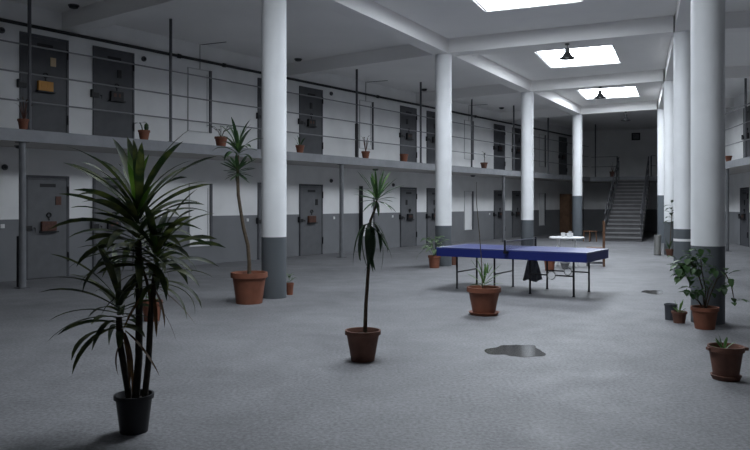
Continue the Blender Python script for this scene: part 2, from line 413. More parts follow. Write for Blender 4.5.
MB().tube([(.2, 0, 0), (.2, 0, H_CEIL - SLAB_T)], .034, 10).build('pole', M['iron'], o_land, True)
o4 = O + X*.80 + D*.06
railing('short dark landing railing right of the stair head', o4, RZ_E, sR - .86, [0.0], (.52, 1.02), 1.02)
# full-height pole on the landing
q = O + X*(sL + .41) + D*.06
# ground posts under the gallery edges
gl = {.46: 'grey tubular post under the gallery at the left edge', 8.3*1 + 1.47: 'grey tubular post under the gallery left of the tall thin plant', 20.2: 'grey tubular post behind the blue table'}
for k, (x, lab) in enumerate(gl.items()):
    p = E0 + U*x - N*.12
    t = thing('support_post', lab, 'post', (p.x, p.y, 0), RZ_L, 'posts under the left gallery')
    MB().tube([(0, 0, .01), (0, 0, SLAB_B)], .062, 14).build('tube', M['post'], t, True)
    MB().box(-.1, .1, -.1, .1, 0, .012).build('foot_plate', M['iron'], t)
    MB().box(-.09, .09, -.09, .09, SLAB_B-.012, SLAB_B).build('head_plate', M['iron'], t)
    if k == 0: MB().tube([(-.02, .085, .02), (-.02, .085, .95)], .042, 10).build('pole_sleeve', M['black'], t, True)
p = F0 + V*.28 - NR*.12
t = thing('support_post', 'grey tubular post right of the thickest column', 'post', (p.x, p.y, 0), 0, 'posts under the right gallery')
MB().tube([(0, 0, .01), (0, 0, SLAB_B)], .05, 14).build('tube', M['post'], t, True)
MB().box(-.1, .1, -.1, .1, 0, .012).build('foot_plate', M['iron'], t)

# heating pipe high on the gallery wall
p = Lw(0, .072)
t = thing('wall_pipe', 'long black pipe high along the gallery wall', 'pipe', (p.x, p.y, 5.17), RZ_L)
MB().tube([(-14, 0, 0), (32.5, 0, 0)], .036, 10).build('pipe', M['black'], t, True)
for x in (5.0, 6.45, 13.3, 20.2): MB().lathe([(.03, 0), (.055, .01), (.055, .09), (.03, .1)], 12).build('coupling', M['black'], t, True).matrix_local = Matrix.Translation((x, 0, 0)) @ Matrix.Rotation(PI/2, 4, 'Y')
for x in range(-6, 32, 4): MB().box(x-.015, x+.015, 0, .07, -.02, .02).build('bracket', M['black'], t)
cab = ['above the left blind window', 'above the blind window near the tall thin plant', 'above the blind window between columns']
for i, tt in enumerate((5.75, 12.75, 19.8)):
    p = Lw(tt, .010)
    o = MB().tube([(0, 0, 4.95), (0, 0, H_CEIL-.012), (.05, -.02, H_CEIL-.012), (.2, -.75, H_CEIL-.012)], .008, 6).build('cable', M['iron'])
    o.location = (p.x, p.y, 0); o.rotation_euler = (0, 0, RZ_L); tag(o, 'thin cable running up to the ceiling ' + cab[i], 'cable', 'cables above the blind windows')

# small fixtures
def round_light(name, p, z, label, group, r=.11, d=.07):
    t = thing(name, label, 'light', (p.x, p.y, z), 0, group)
    MB().lathe([(r, -.02), (r, 0)], 20).build('base', M['iron'], t, True)
    MB().lathe([(r*.4, -d), (r*.75, -d*.85), (r*.9, -.02)], 20).build('globe', M['lamp'], t, True)
cll = ['by the leftmost gallery doors', 'right of the big-pot column', 'left of the table-end column', 'left of the net column']
for i, tt in enumerate((1.85, 8.62, 15.2, 21.3)): round_light('ceiling_light', Lw(tt, .75), H_CEIL, 'small dark round ceiling light above the gallery, ' + cll[i], 'ceiling lights above the gallery')
for i, (tt, l) in enumerate(((.87, 'at the left edge'), (12.62, 'above the tall thin plant'), (19.25, 'right of the table-end column'))):
    round_light('soffit_light', Lw(tt, .5), SLAB_B, 'small dark lamp under the left gallery slab ' + l, 'lamps under the gallery', .1, .06)
round_light('ceiling_light', Rw(3.6, .9), H_CEIL, 'small dark round ceiling light right of the thickest column', 'ceiling lights above the gallery')
def wall_disc(tt, z, label, group, r=.062):
    p = Lw(tt)
    t = thing('wall_sounder', label, 'sounder', (p.x, p.y, z), RZ_L, group)
    a = MB().lathe([(r, 0), (r, .03), (r*.8, .05)], 18).build('base', M['iron'], t, True); a.rotation_euler = (PI/2, 0, 0)
    b = MB().lathe([(r*.5, .05), (r*.4, .065)], 14).build('face', M['black'], t, True); b.rotation_euler = (PI/2, 0, 0)
for tt, z, l in ((.76, 4.98, 'dark round sounder high on gallery wall at left edge'), (4.07, 4.95, 'dark round sounder right of the second gallery door'),
                 (10.95, 4.98, 'dark round sounder right of the gallery door by the big-pot column')): wall_disc(tt, z, l, 'sounders on the gallery wall')
for tt, z, l in ((.82, 2.27, 'dark round sounder under the gallery at left edge'), (10.95, 2.26, 'dark round sounder right of ground-floor door by big-pot column'),
                 (14.35, 2.2, 'dark round sounder behind the tall thin plant')): wall_disc(tt, z, l, 'sounders on the ground floor wall', .06)
sw = ['at the left edge by the grey post', 'right of the curved-stem plant', 'left of the middle grey post', 'behind the tall thin plant', 'left of the far grey post']
for tt, l in zip((.78, 7.40, 11.1, 14.32, 21.65), sw):
    p = Lw(tt)
    t = thing('light_switch', 'small white switch on the dado ' + l, 'switch', (p.x, p.y, 1.10), RZ_L, 'switches on the dado')
    MB().box(-.04, .04, -.015, 0, -.04, .04, bev=.004).build('plate', M['whiteplastic'], t)
    MB().box(-.018, .018, -.022, -.015, -.025, .025).build('rocker', M['whiteplastic'], t)

# pendant lamps hanging under the nave beams
def pendant(p, label):
    t = thing('pendant_lamp', label, 'lamp', (p.x, p.y, H_BEAM), 0, 'pendant lamps under the nave beams')
    MB().lathe([(.05, -.03), (.05, 0)], 16).build('ceiling_rose', M['lamp'], t, True)
    MB().tube([(0, 0, -.03), (0, 0, -.12)], .012, 8).build('stem', M['lamp'], t, True)
    MB().lathe([(.03, -.10), (.055, -.11), (.055, -.19), (.04, -.20)], 16).build('housing', M['lamp'], t, True)
    MB().lathe([(.05, -.19), (.075, -.22), (.11, -.28), (.185, -.34), (.185, -.352), (.17, -.345), (.10, -.285), (.05, -.23)], 28).build('shade', M['lamp'], t, True)
    b = MB().lathe([(.02, -.22), (.045, -.27), (.05, -.31), (.03, -.345)], 16).build('bulb', M['whiteplastic'], t, True)
for i, l in ((3, 'dark bell pendant lamp before the middle skylight'), (4, 'dark bell pendant lamp before the farthest skylight'), (5, 'dark bell pendant lamp in shade above the stairs')):
    pendant(cl[i]*.45 + cr[i]*.55 if i == 3 else (cl[i]*.47 + cr[i]*.53 if i == 4 else cl[i]*.42 + cr[i]*.58), l)

# ------------------------------------------------------------------ staircase
RUN, NS, SWD = 7.2, 17, .75
rise = SLAB_T/NS; tread = RUN/(NS-1)
b0 = O - D*RUN
t = thing('staircase', 'straight grey concrete staircase up to the landing', 'staircase', (b0.x, b0.y, 0), RZ_E)
for i in range(NS-1):
    y0 = i*tread; zt = (i+1)*rise
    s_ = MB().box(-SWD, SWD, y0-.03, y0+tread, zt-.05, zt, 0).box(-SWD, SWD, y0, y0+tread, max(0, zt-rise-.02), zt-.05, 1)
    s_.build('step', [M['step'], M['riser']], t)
w = MB()
prof = [(.03, 0), (RUN, SLAB_T-rise-.02), (RUN, SLAB_T-.45), (.9, 0)]
vs = [(-SWD+.05, y, z-.0) for y, z in prof] + [(SWD-.05, y, z-.0) for y, z in prof]
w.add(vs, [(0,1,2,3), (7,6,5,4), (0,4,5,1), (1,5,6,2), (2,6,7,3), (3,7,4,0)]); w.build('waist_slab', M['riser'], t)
for sx, lab in ((-1, 'black iron handrail on the left of the stairs'), (1, 'black iron handrail on the right of the stairs')):
    r = thing('stair_railing', lab, 'railing', (b0.x, b0.y, 0), RZ_E, 'stair handrails')
    x = sx*(SWD - .05)
    MB().tube([(x, .05, .17+.95), (x, RUN-.3, SLAB_T+.95)], .03, 8).build('handrail', M['iron'], r, True)
    MB().tube([(x, .05, .17+.5), (x, RUN-.3, SLAB_T+.5)], .02, 8).build('middle_rail', M['iron'], r, True)
    for k in (0, 3, 6, 9, 12, 15):
        y = k*tread + .2
        MB().tube([(x, y, (k+1)*rise), (x, y, (k+1)*rise + .95)], .022, 8).build('baluster', M['iron'], r, True)

# picture on the end wall, cupboard, chair, stool
p = Ew(-.12, .0)
t = thing('picture_frame', 'small dark framed picture high on the end wall above the stairs', 'picture', (p.x, p.y, 5.20), RZ_E)
MB().box(-.22, .22, -.04, 0, -.2, -.15).box(-.22, .22, -.04, 0, .15, .2).box(-.22, -.17, -.04, 0, -.15, .15).box(.17, .22, -.04, 0, -.15, .15).build('frame', M['frame'], t)
MB().box(-.17, .17, -.015, 0, -.15, .15).build('print', M['paper'], t)
p = Lw(29.7, .30)
t = thing('cupboard', 'narrow orange-brown wooden cupboard under the far gallery', 'cupboard', (p.x, p.y, 0), RZ_L)
MB().box(-.27, .27, -.25, .25, .06, 2.05, bev=.01).build('body', M['orangewood'], t)
MB().box(-.25, .25, -.23, .25, 0, .06).build('plinth', M['wood'], t)
for x0, x1 in ((-.255, -.005), (.005, .255)):
    d_ = MB().box(x0, x1, -.272, -.25, .09, 2.02, bev=.004).build('cupboard_door', M['orangewood'], t)
    hx = x1-.05 if x0 < -.1 else x0+.05
    MB().tube([(hx, -.285, 1.0), (hx, -.285, 1.12)], .01).build('handle', M['iron'], d_, True)

def chair(name, label, p, rz, mat, bh=1.03):
    t = thing(name, label, 'chair', (p[0], p[1], 0), rz)
    MB().box(-.21, .21, -.21, .21, .43, .46, bev=.008).build('seat', mat, t)
    for sx in (-1, 1):
        MB().box(.17 if sx > 0 else -.21, .21 if sx > 0 else -.17, -.21, -.17, 0, .43).build('leg', M['iron'], t)
        x0 = .17 if sx > 0 else -.21
        MB().box(x0, x0+.04, .18, .23, 0, bh).build('leg', mat, t)
    MB().box(-.17, .17, .19, .22, bh-.14, bh-.01, bev=.006).box(-.17, .17, .195, .215, bh-.34, bh-.26, bev=.006).build('backrest', mat, t)
    MB().box(-.2, .2, -.2, -.18, .06, .09).box(-.19, -.175, -.18, .2, .06, .085).box(.175, .19, -.18, .2, .06, .085).build('stretcher', M['iron'], t)
chair('wooden_chair', 'brown wooden chair standing by the round white table', (5.49, 17.95), math.radians(-106), M['wood'], 1.12)
t = thing('wooden_stool', 'low dark wooden stool at the foot of the stair handrail', 'stool', (8.75, 29.3, 0), .4)
MB().box(-.2, .2, -.2, .2, .40, .44, bev=.008).build('seat', M['wood'], t)
for sx in (-.16, .16):
    for sy in (-.16, .16): MB().tube([(sx*1.15, sy*1.15, 0), (sx, sy, .40)], .022, 8).build('leg', M['wood'], t, True)

# round white table with cup
t = thing('round_table', 'round white plastic table behind the blue table', 'table', (4.75, 17.85, 0))
MB().lathe([(.40, .685), (.43, .69), (.43, .715), (.41, .725)], 40).build('tabletop', M['whiteplastic'], t, True)
for k in range(4):
    a = k*PI/2 + .5
    MB().tube([(.34*math.cos(a), .34*math.sin(a), 0), (.27*math.cos(a), .27*math.sin(a), .69)], [.022, .03], 10).build('leg', M['whiteplastic'], t, True)
t = thing('cup', 'small white cup on the round white table', 'cup', (4.62, 17.70, .725))
MB().lathe([(.042, 0), (.055, .11), (.049, .11), (.038, .01)], 20).build('body', M['whiteplastic'], t, True)
MB().ring((.075, 0, .055), .03, .007).build('handle', M['whiteplastic'], t, True)
t = thing('napkin_box', 'white napkin box beside the cup on the round table', 'box', (4.80, 17.72, .725), .3)
MB().box(-.06, .06, -.05, .05, 0, .10, bev=.006).build('body', M['whiteplastic'], t)
MB().box(-.04, .04, -.006, .006, .10, .14).build('napkin', M['line'], t)

# ------------------------------------------------------------------ table tennis table
TA = math.radians(-33.6)
t = thing('table_tennis_table', 'blue table tennis table with deep apron and thin legs', 'table', (2.594, 12.80, 0), TA)
LX, LY = 1.37, .62
for s0, s1 in ((-LX, -.004), (.004, LX)):
    tp = MB().box(s0, s1, -LY, LY, .735, .76, bev=.003).build('tabletop', M['table'], t)
    l = MB(); e = .002
    l.box(s0+e, s1-e, -LY+e, -LY+.02, .76, .7612).box(s0+e, s1-e, LY-.02, LY-e, .76, .7612).box(s0+e, s1-e, -.0015, .0015, .76, .7612)
    xo = s0+e if s0 < -1 else s1-e-.02
    l.box(xo, xo+.02, -LY+.02, LY-.02, .76, .7612); l.build('court_line', M['line'], tp)
a = MB()
for sy in (-1, 1):
    y0, y1 = sorted((sy*(LY-.004), sy*(LY-.024))); a.box(-LX+.004, LX-.004, y0, y1, .60, .735)
for sx in (-1, 1):
    x0, x1 = sorted((sx*(LX-.004), sx*(LX-.024))); a.box(x0, x1, -LY+.024, LY-.024, .60, .735)
a.build('apron', M['apron'], t)
AX = (-1.10, -.36, .30, 1.06)
for x in AX:
    for y in (-.33, .50):
        lg = MB().tube([(x, y, .012), (x, y, .735)], .017, 10).build('leg', M['black'], t, True)
        MB().lathe([(.026, 0), (.026, .012)], 12, x, y).build('foot', M['black'], lg)
for x in AX[:2]: MB().tube([(x, -.33, .30), (x, .50, .30)], .013, 8).build('crossbar', M['black'], t, True)
for y in (-.33, .50):
    c = MB().tube([(AX[2], y, .34), (.61, y, .34)], .012, 8).tube([(.75, y, .34), (AX[3], y, .34)], .012, 8).build('crossbar', M['black'], t, True)
    MB().ring((.68, y, .34), .068, .009).build('ring', M['steel'], c, True)
nt_ = MB()
for k in range(70):
    y = -LY-.075 + k*(2*LY+.15)/69; nt_.box(-.001, .001, y-.0012, y+.0012, .765, .90)
for k in range(7): nt_.box(-.001, .001, -LY-.08, LY+.08, .767+k*.0215, .7692+k*.0215)
nt_.build('net', M['net'], t)
MB().box(-.006, .006, -LY-.08, LY+.08, .90, .9125).build('net_tape', M['stone'], t)
for y in (-LY-.09, LY+.09):
    s = -1 if y < 0 else 1
    MB().tube([(0, y, .72), (0, y, .93)], .018, 8).box(-.03, .03, min(y, s*LY-s*.05), max(y, s*LY-s*.05), .70, .735).build('net_post', M['black'], t, True)
# sack hanging under the table
bp = Vector((2.83, 12.98))
rnd = random.Random(4)
nsg = 28; mb = MB(); vs = []; fs = []
prof = [(.03, .60), (.06, .575), (.085, .5), (.11, .4), (.135, .3), (.155, .2), (.165, .17), (.10, .19)]
ph = [rnd.uniform(0, 6) for _ in range(4)]
for k, (r, z) in enumerate(prof):
    for j in range(nsg):
        a = 2*PI*j/nsg; w = 1 + .16*math.sin(5*a+ph[0]+k*.15) + .07*math.sin(9*a+ph[1])
        vs.append((r*w*math.cos(a), r*w*.8*math.sin(a), z + (.02*math.sin(3*a+ph[2]) if k >= 5 else 0)))
for k in range(len(prof)-1):
    for j in range(nsg): fs.append((k*nsg+j, k*nsg+(j+1) % nsg, (k+1)*nsg+(j+1) % nsg, (k+1)*nsg+j))
fs.append(tuple(range(nsg))); fs.append(tuple((len(prof)-1)*nsg+j for j in range(nsg)))
t = thing('hanging_sack', 'dark grey cloth sack hanging beneath the blue table', 'sack', (bp.x, bp.y, 0))
mb.add(vs, fs).build('cloth', M['bag'], t, True)
MB().tube([(0, 0, .58), (.01, 0, .66), (0, 0, .735)], .008, 6).build('cord', M['black'], t, True)

# steel bin
t = thing('litter_bin', 'slim steel bin beside the far right columns', 'bin', (8.50, 21.65, 0))
MB().lathe([(.10, .02), (.10, .56)], 28).build('body', M['steel'], t, True)
MB().lathe([(.104, 0), (.104, .02)], 28).build('base', M['black'], t, True)
MB().lathe([(.104, .56), (.104, .60), (.07, .60), (.06, .57)], 28).build('rim', M['steel'], t, True)

# ------------------------------------------------------------------ plants
def pot(t, rb, rt, h, mat, rim=None, saucer=None, lugs=False, z=0.0):
    rim = rim if rim is not None else h*.16
    z0 = z + (.03 if saucer else 0)
    w = max(.012, rt*.09)
    pr = [(rb, z0), (rb + (rt*.9-rb)*.5, z0 + (h-rim)*.52), (rt*.9, z0 + h - rim), (rt, z0 + h - rim*.9), (rt, z0 + h), (rt-w, z0 + h), (rt*.9-w, z0 + h - rim), (rt*.86-w, z0 + h*.72)]
    p = MB().lathe(pr, 36).build('pot', mat, t, True)
    zs = z0 + h*.84; rs = rt*.88 - w
    MB().lathe([(rs, zs-.04), (rs, zs), (rs*.5, zs+.012)], 24).build('soil', M['soil'], p, True)
    if saucer: MB().lathe([(saucer*.86, z), (saucer, z+.04), (saucer-.012, z+.042), (saucer*.8, z+.022)], 36).build('saucer', mat, t, True)
    if lugs:
        q = MB()
        for k in range(2):
            a = k*PI + .1
            q.box((rt-.005)*math.cos(a)-.02, (rt+.018)*math.cos(a)+.02, -.03, .03, z0+h-rim*.8, z0+h-rim*.25, bev=.006)
        q.build('lug', mat, p)
    return zs

def blade(mb, base, az, el, L, w, droop, segs=8, fold=.3, twist=0.0, pw=1.4):
    p = Vector(base); vs = []; fs = []
    for i in range(segs+1):
        s = i/segs
        e = el - droop*(s**pw)
        d = Vector((math.cos(az)*math.cos(e), math.sin(az)*math.cos(e), math.sin(e)))
        side = Vector((-math.sin(az), math.cos(az), 0)); nrm = d.cross(side)
        tw = twist*s; side2 = side*math.cos(tw) + nrm*math.sin(tw)
        prof = (.55 + 1.0*s) if s < .35 else max(0.0, .90*(1-((s-.35)/.65)**3.0)) + .0
        ww = w*min(prof, .9)/.9*.5 if i < segs else .0005
        vs += [p - side2*ww, p - nrm*(-1)*0 - Vector((0, 0, fold*ww)), p + side2*ww]
        p = p + d*(L/segs)
    for i in range(segs):
        a = i*3; fs += [(a, a+1, a+4, a+3), (a+1, a+2, a+5, a+4)]
    return mb.add(vs, fs)

def rosette(t, name, mat, base, n, L, w, seed, el_hi=80, el_lo=-15, dr=(0.5, 1.3), axis=.12, pw=1.4, az0=0.0, dirw=None, order=1.0, twist=.5):
    r = random.Random(seed); mb = MB(); base = Vector(base)
    for i in range(n):
        f = (i+.5)/n
        el = math.radians(el_hi + (el_lo-el_hi)*f**order) + r.uniform(-.1, .1)
        az = az0 + i*2.39996 + r.uniform(-.25, .25)
        Lb = L*r.uniform(.78, 1.08)*(.72 + .28*math.sin(PI*min(1, f*1.3+.12)))
        if dirw: Lb *= dirw(az)
        b = base + Vector((math.cos(az)*.012, math.sin(az)*.012, axis*(1-f) - axis*.3))
        blade(mb, b, az, el, Lb, w*r.uniform(.8, 1.1), r.uniform(*dr)*(.5 + .6*f), pw=pw, twist=r.uniform(-twist, twist))
    return mb.build(name, mat, t, True)

def leaf(mb, base, az, el, L, W, stalk=.04, bend=.5):
    """broad pointed leaf on a short stalk"""
    p = Vector(base); d0 = Vector((math.cos(az)*math.cos(el), math.sin(az)*math.cos(el), math.sin(el)))
    q = p + d0*stalk; mb.tube([p, p*.5+q*.5+Vector((0,0,.004)), q], .003, 5)
    side = Vector((-math.sin(az), math.cos(az), 0)); vs = []; fs = []; pos = q; segs = 6
    for i in range(segs+1):
        s = i/segs; e = el - .25 - bend*s
        d = Vector((math.cos(az)*math.cos(e), math.sin(az)*math.cos(e), math.sin(e)))
        ww = W*.5*(math.sin(PI*(s**.75)) if 0 < i < segs else .02)
        vs += [pos - side*ww + Vector((0, 0, ww*.25)), pos, pos + side*ww + Vector((0, 0, ww*.25))]
        pos = pos + d*(L/segs)
    for i in range(segs):
        a = i*3; fs += [(a, a+1, a+4, a+3), (a+1, a+2, a+5, a+4)]
    mb.add(vs, fs)

# --- foremost dark plant: black pot, three canes (local x to the right of the picture, y away)
t = thing('potted_dracaena', 'largest dark strap-leaved plant with three canes in a black pot, foremost', 'plant', (-1.64, 4.90, 0))
pot(t, .092, .132, .255, M['blackpot'], .03)
canes = [([(.01, 0, .2), (.03, .01, .5), (.035, .0, .9), (.03, 0, 1.30)], .027, .022), ([(-.035, .02, .2), (-.065, .0, .42), (-.09, -.02, .62), (-.095, -.02, .78)], .023, .021),
         ([(.075, -.02, .2), (.105, -.02, .48), (.12, -.02, .80), (.155, -.02, 1.10)], .022, .02)]
for pts, r0, r1 in canes: MB().tube(pts, [r0, (r0*2+r1)/3, (r0+r1*2)/3, r1], 12).build('cane', M['darkbark'], t, True)
rosette(t, 'crown', M['green'], (.03, 0, 1.27), 62, .68, .056, 11, 70, 0, (1.0, 1.7), .46, pw=1.35, order=.85, twist=1.1)
rosette(t, 'crown', M['green'], (.155, -.02, 1.08), 40, .54, .048, 12, 66, -5, (1.0, 1.7), .32, pw=1.3, order=.85, twist=1.1)
rosette(t, 'crown', M['green'], (-.095, -.02, .77), 32, .60, .052, 13, 60, -5, (1.0, 1.7), .26, pw=1.3, order=.85, twist=1.1, dirw=lambda a: 1.08 if math.cos(a) < .2 else .55)
rosette(t, 'young_leaves', M['tip'], (.02, 0, 1.48), 8, .42, .048, 15, 86, 46, (.3, 1.1), .08)
rosette(t, 'young_leaves', M['tip'], (.155, -.02, 1.20), 6, .28, .04, 16, 84, 50, (.2, .8), .05)
mb = MB(); rnd = random.Random(5)
for b_, n_ in (((-.06, -.03, .66), 5), ((.135, -.02, .95), 6), ((.03, 0, 1.18), 6)):
    for k in range(n_): blade(mb, Vector(b_) + Vector((rnd.uniform(-.02, .02), rnd.uniform(-.02, .02), rnd.uniform(-.05, .05))), rnd.uniform(0, 6.28), math.radians(rnd.uniform(-60, -20)), rnd.uniform(.25, .42), .026, rnd.uniform(.5, 1.1), pw=.8)
mb.build('dry_leaves', M['dry'], t, True)

# --- thin tall plant in the middle of the floor
t = thing('potted_dracaena', 'tall thin plant, single stem with hanging leaves in a brown pot, mid floor', 'plant', (-.12, 7.12, 0))
pot(t, .115, .178, .30, M['terra_dark'], .045)
MB().tube([(.02, 0, .22), (.03, .01, .55), (.055, .0, .9), (.06, 0, 1.2), (.075, 0, 1.38), (.13, 0, 1.52), (.14, 0, 1.60)], [.022, .019, .017, .016, .014, .011, .010], 10).build('stem', M['bark'], t, True)
mb = MB(); rnd = random.Random(8)
for k in range(20):
    az = k*2.4 + rnd.uniform(-.3, .3); zb = 1.37 - .10*rnd.random()
    blade(mb, (.07 + .01*math.cos(az), .01*math.sin(az), zb), az, math.radians(rnd.uniform(-55, 10)), rnd.uniform(.34, .50), .050, rnd.uniform(1.3, 1.75), pw=.3, twist=rnd.uniform(-.6, .6))
mb.build('hanging_leaves', M['droop'], t, True)
rosette(t, 'crown', M['yucca'], (.14, 0, 1.58), 24, .31, .030, 21, 80, -30, (.3, .9), .06)
rosette(t, 'young_leaves', M['fresh'], (.14, 0, 1.61), 9, .30, .026, 23, 84, 35, (.2, .7), .05)

# --- curved-stem yucca in the big terracotta pot
t = thing('potted_yucca', 'curved bare-stemmed yucca in the largest terracotta pot, left of a column', 'plant', (-1.96, 11.22, 0))
pot(t, .20, .285, .48, M['terra'], .085)
MB().tube([(0, 0, .38), (.0, 0, .62), (-.02, 0, .9), (-.09, 0, 1.18), (-.13, 0, 1.42), (-.17, 0, 1.68), (-.18, 0, 1.95), (-.175, 0, 2.3)], [.032, .03, .03, .028, .026, .026, .024, .022], 12).build('stem', M['bark'], t, True)
rosette(t, 'crown', M['yucca'], (-.18, 0, 2.03), 30, .34, .055, 31, 60, -28, (.1, .5), .12)
rosette(t, 'crown', M['yucca'], (-.175, 0, 2.34), 17, .58, .062, 32, 84, 12, (1.2, 2.1), .12, pw=1.5)
rosette(t, 'young_leaves', M['fresh'], (-.175, 0, 2.36), 5, .34, .05, 33, 88, 66, (.1, .4), .06)

# --- small succulents and cane in the wide pot before the table
t = thing('potted_lily', 'wide terracotta pot with slender stem and saucer before the blue table', 'plant', (1.52, 10.05, 0))
pot(t, .155, .238, .355, M['terra'], .07, saucer=.215)
MB().tube([(-.02, 0, .3), (-.03, 0, .7), (-.06, .0, 1.1), (-.10, .01, 1.55), (-.10, .01, 1.85)], [.008, .007, .006, .005, .003], 6).build('stem', M['bark'], t, True)
rosette(t, 'foliage', M['fresh'], (.0, 0, .42), 15, .36, .030, 41, 84, 12, (.3, 1.0), .1)
rosette(t, 'foliage', M['fresh'], (.05, .02, .55), 9, .18, .022, 42, 80, 0, (.3, .9), .06)

# --- right front pot with small plant and saucer
t = thing('potted_succulent', 'brown pot with a small green rosette and saucer, right front', 'plant', (3.10, 6.36, 0))
pot(t, .105, .152, .265, M['terra_dark'], .05, saucer=.128, lugs=True)
rosette(t, 'foliage', M['fresh'], (-.02, 0, .25), 14, .13, .024, 51, 84, 8, (.2, .8), .03)

# --- plants at the foot of the thickest column
t = thing('potted_ficus', 'leafy trailing plant in terracotta pot at the thickest column', 'plant', (4.09, 8.93, 0))
pot(t, .115, .165, .27, M['terra'], .05)
st = [[(0, 0, .22), (-.03, .0, .5), (-.10, -.02, .72), (-.20, -.02, .84), (-.28, -.03, .78)], [(0, 0, .22), (.01, 0, .5), (-.03, .02, .72), (-.05, .0, .88)],
      [(.01, 0, .22), (.06, -.02, .42), (.14, -.03, .62), (.24, -.04, .68), (.31, -.04, .54), (.34, -.04, .38)], [(0, 0, .22), (-.08, 0, .34), (-.19, -.02, .42)],
      [(.0, 0, .22), (.03, -.03, .48), (.10, -.04, .62)]]
for s in st: MB().tube(s, [.008]*(len(s)-1) + [.004], 6).build('stem', M['bark'], t, True)
mb = MB(); rnd = random.Random(9)
def cluster(c, n, sp, L):
    for k in range(n):
        b_ = Vector(c) + Vector((rnd.uniform(-sp, sp), rnd.uniform(-sp, sp)*.7, rnd.uniform(-sp, sp)*.9))
        leaf(mb, b_, rnd.uniform(0, 6.28), math.radians(rnd.uniform(-30, 40)), L*rnd.uniform(.7, 1.1), L*.62, .04, rnd.uniform(.3, 1.0))
cluster((-.28, -.03, .76), 40, .13, .14); cluster((-.15, -.02, .84), 14, .09, .13); cluster((-.05, 0, .95), 7, .06, .12); cluster((.07, -.03, .74), 9, .07, .12); cluster((-.05, -.03, .6), 7, .07, .12)
cluster((-.17, -.02, .46), 15, .08, .13); cluster((.20, -.03, .52), 6, .06, .12); cluster((.25, -.04, .66), 5, .05, .12); cluster((.31, -.04, .54), 4, .05, .11); cluster((.34, -.04, .36), 4, .04, .11)
cluster((.0, -.02, .5), 4, .08, .1)
mb.build('foliage', M['ficus'], t, True)
t = thing('potted_succulent', 'small terracotta pot with a sprig left of the thickest column', 'plant', (3.955, 9.36, 0))
pot(t, .07, .098, .15, M['terra_dark'], .03)
rosette(t, 'foliage', M['fresh'], (0, 0, .14), 9, .16, .028, 61, 80, 15, (.2, .7), .05)
t = thing('plant_pot', 'empty dark grey plastic pot behind the small terracotta pot', 'pot', (3.95, 9.62, 0))
pot(t, .07, .085, .21, M['greypot'], .025)

# --- plant by the bin
t = thing('potted_plant', 'tall dark-leaved plant in terracotta pot by the steel bin', 'plant', (8.73, 21.34, 0))
pot(t, .08, .12, .20, M['terra_dark'], .04)
MB().tube([(0, 0, .16), (.03, 0, .6), (.06, 0, 1.1), (.08, 0, 1.4)], [.014, .012, .010, .006], 8).build('stem', M['bark'], t, True)
mb = MB(); rnd = random.Random(12)
for k in range(16):
    z = .85 + .05*k*.9; leaf(mb, (.05 + .01*(z-.8), 0, z), k*2.4, math.radians(rnd.uniform(10, 60)), .24, .10, .05, .8)
mb.build('foliage', M['droop'], t, True)
rosette(t, 'undergrowth', M['yucca'], (0, 0, .2), 14, .34, .035, 71, 82, 10, (.3, 1.0), .06)

# --- small pots by the left columns
t = thing('potted_plant', 'small terracotta pot tucked right of the big-pot column', 'plant', (-1.45, 12.25, 0))
pot(t, .05, .072, .20, M['terra'], .04)
mb = MB(); rnd = random.Random(14)
for k in range(12): leaf(mb, (rnd.uniform(-.02, .02), rnd.uniform(-.02, .02), .2 + rnd.random()*.12), k*2.4, math.radians(rnd.uniform(0, 70)), .09, .05, .05, .5)
mb.build('foliage', M['pale'], t, True)
t = thing('potted_plant', 'terracotta pot with small sprig behind the foremost plant', 'plant', (-2.95, 9.52, 0))
pot(t, .10, .138, .27, M['terra'], .05)
rosette(t, 'foliage', M['fresh'], (0, 0, .27), 12, .22, .03, 81, 85, 20, (.2, .8), .05)
t = thing('potted_plant', 'pale-leaved plant in terracotta pot at the left table end', 'plant', (1.43, 17.35, 0))
pot(t, .115, .155, .30, M['terra'], .06)
mb = MB(); rnd = random.Random(15)
for k in range(9): mb.tube([(0, 0, .26), (.1*math.cos(k*2.4), .1*math.sin(k*2.4), .5), (.17*math.cos(k*2.4), .17*math.sin(k*2.4), .56 + .04*(k % 4))], .005, 5)
mb.tube([(0, 0, .26), (-.2, -.02, .50), (-.36, -.04, .34)], .004, 5)
mb.build('stem', M['yucca'], t, True)
mb = MB()
for k in range(28):
    a = k*2.4; r_ = .06 + .13*rnd.random(); leaf(mb, (r_*math.cos(a), r_*math.sin(a), .42 + .32*rnd.random()), a, math.radians(rnd.uniform(-10, 50)), .19, .12, .03, .7)
leaf(mb, (-.36, -.04, .35), PI, -.8, .17, .08, .03, .3)
mb.build('foliage', M['pale'], t, True)
t = thing('plant_pot', 'reddish pot half hidden behind the table-end column', 'pot', (1.97, 18.20, 0))
pot(t, .10, .135, .28, M['terra_dark'], .05)
t = thing('plant_pot', 'terracotta pot seen through the table legs', 'pot', (4.03, 16.62, 0))
pot(t, .10, .138, .29, M['terra'], .05)
t = thing('plant_pot', 'small grey bowl-shaped pot beyond the table legs', 'pot', (4.50, 17.05, 0))
pot(t, .06, .115, .16, M['stone'], .03)

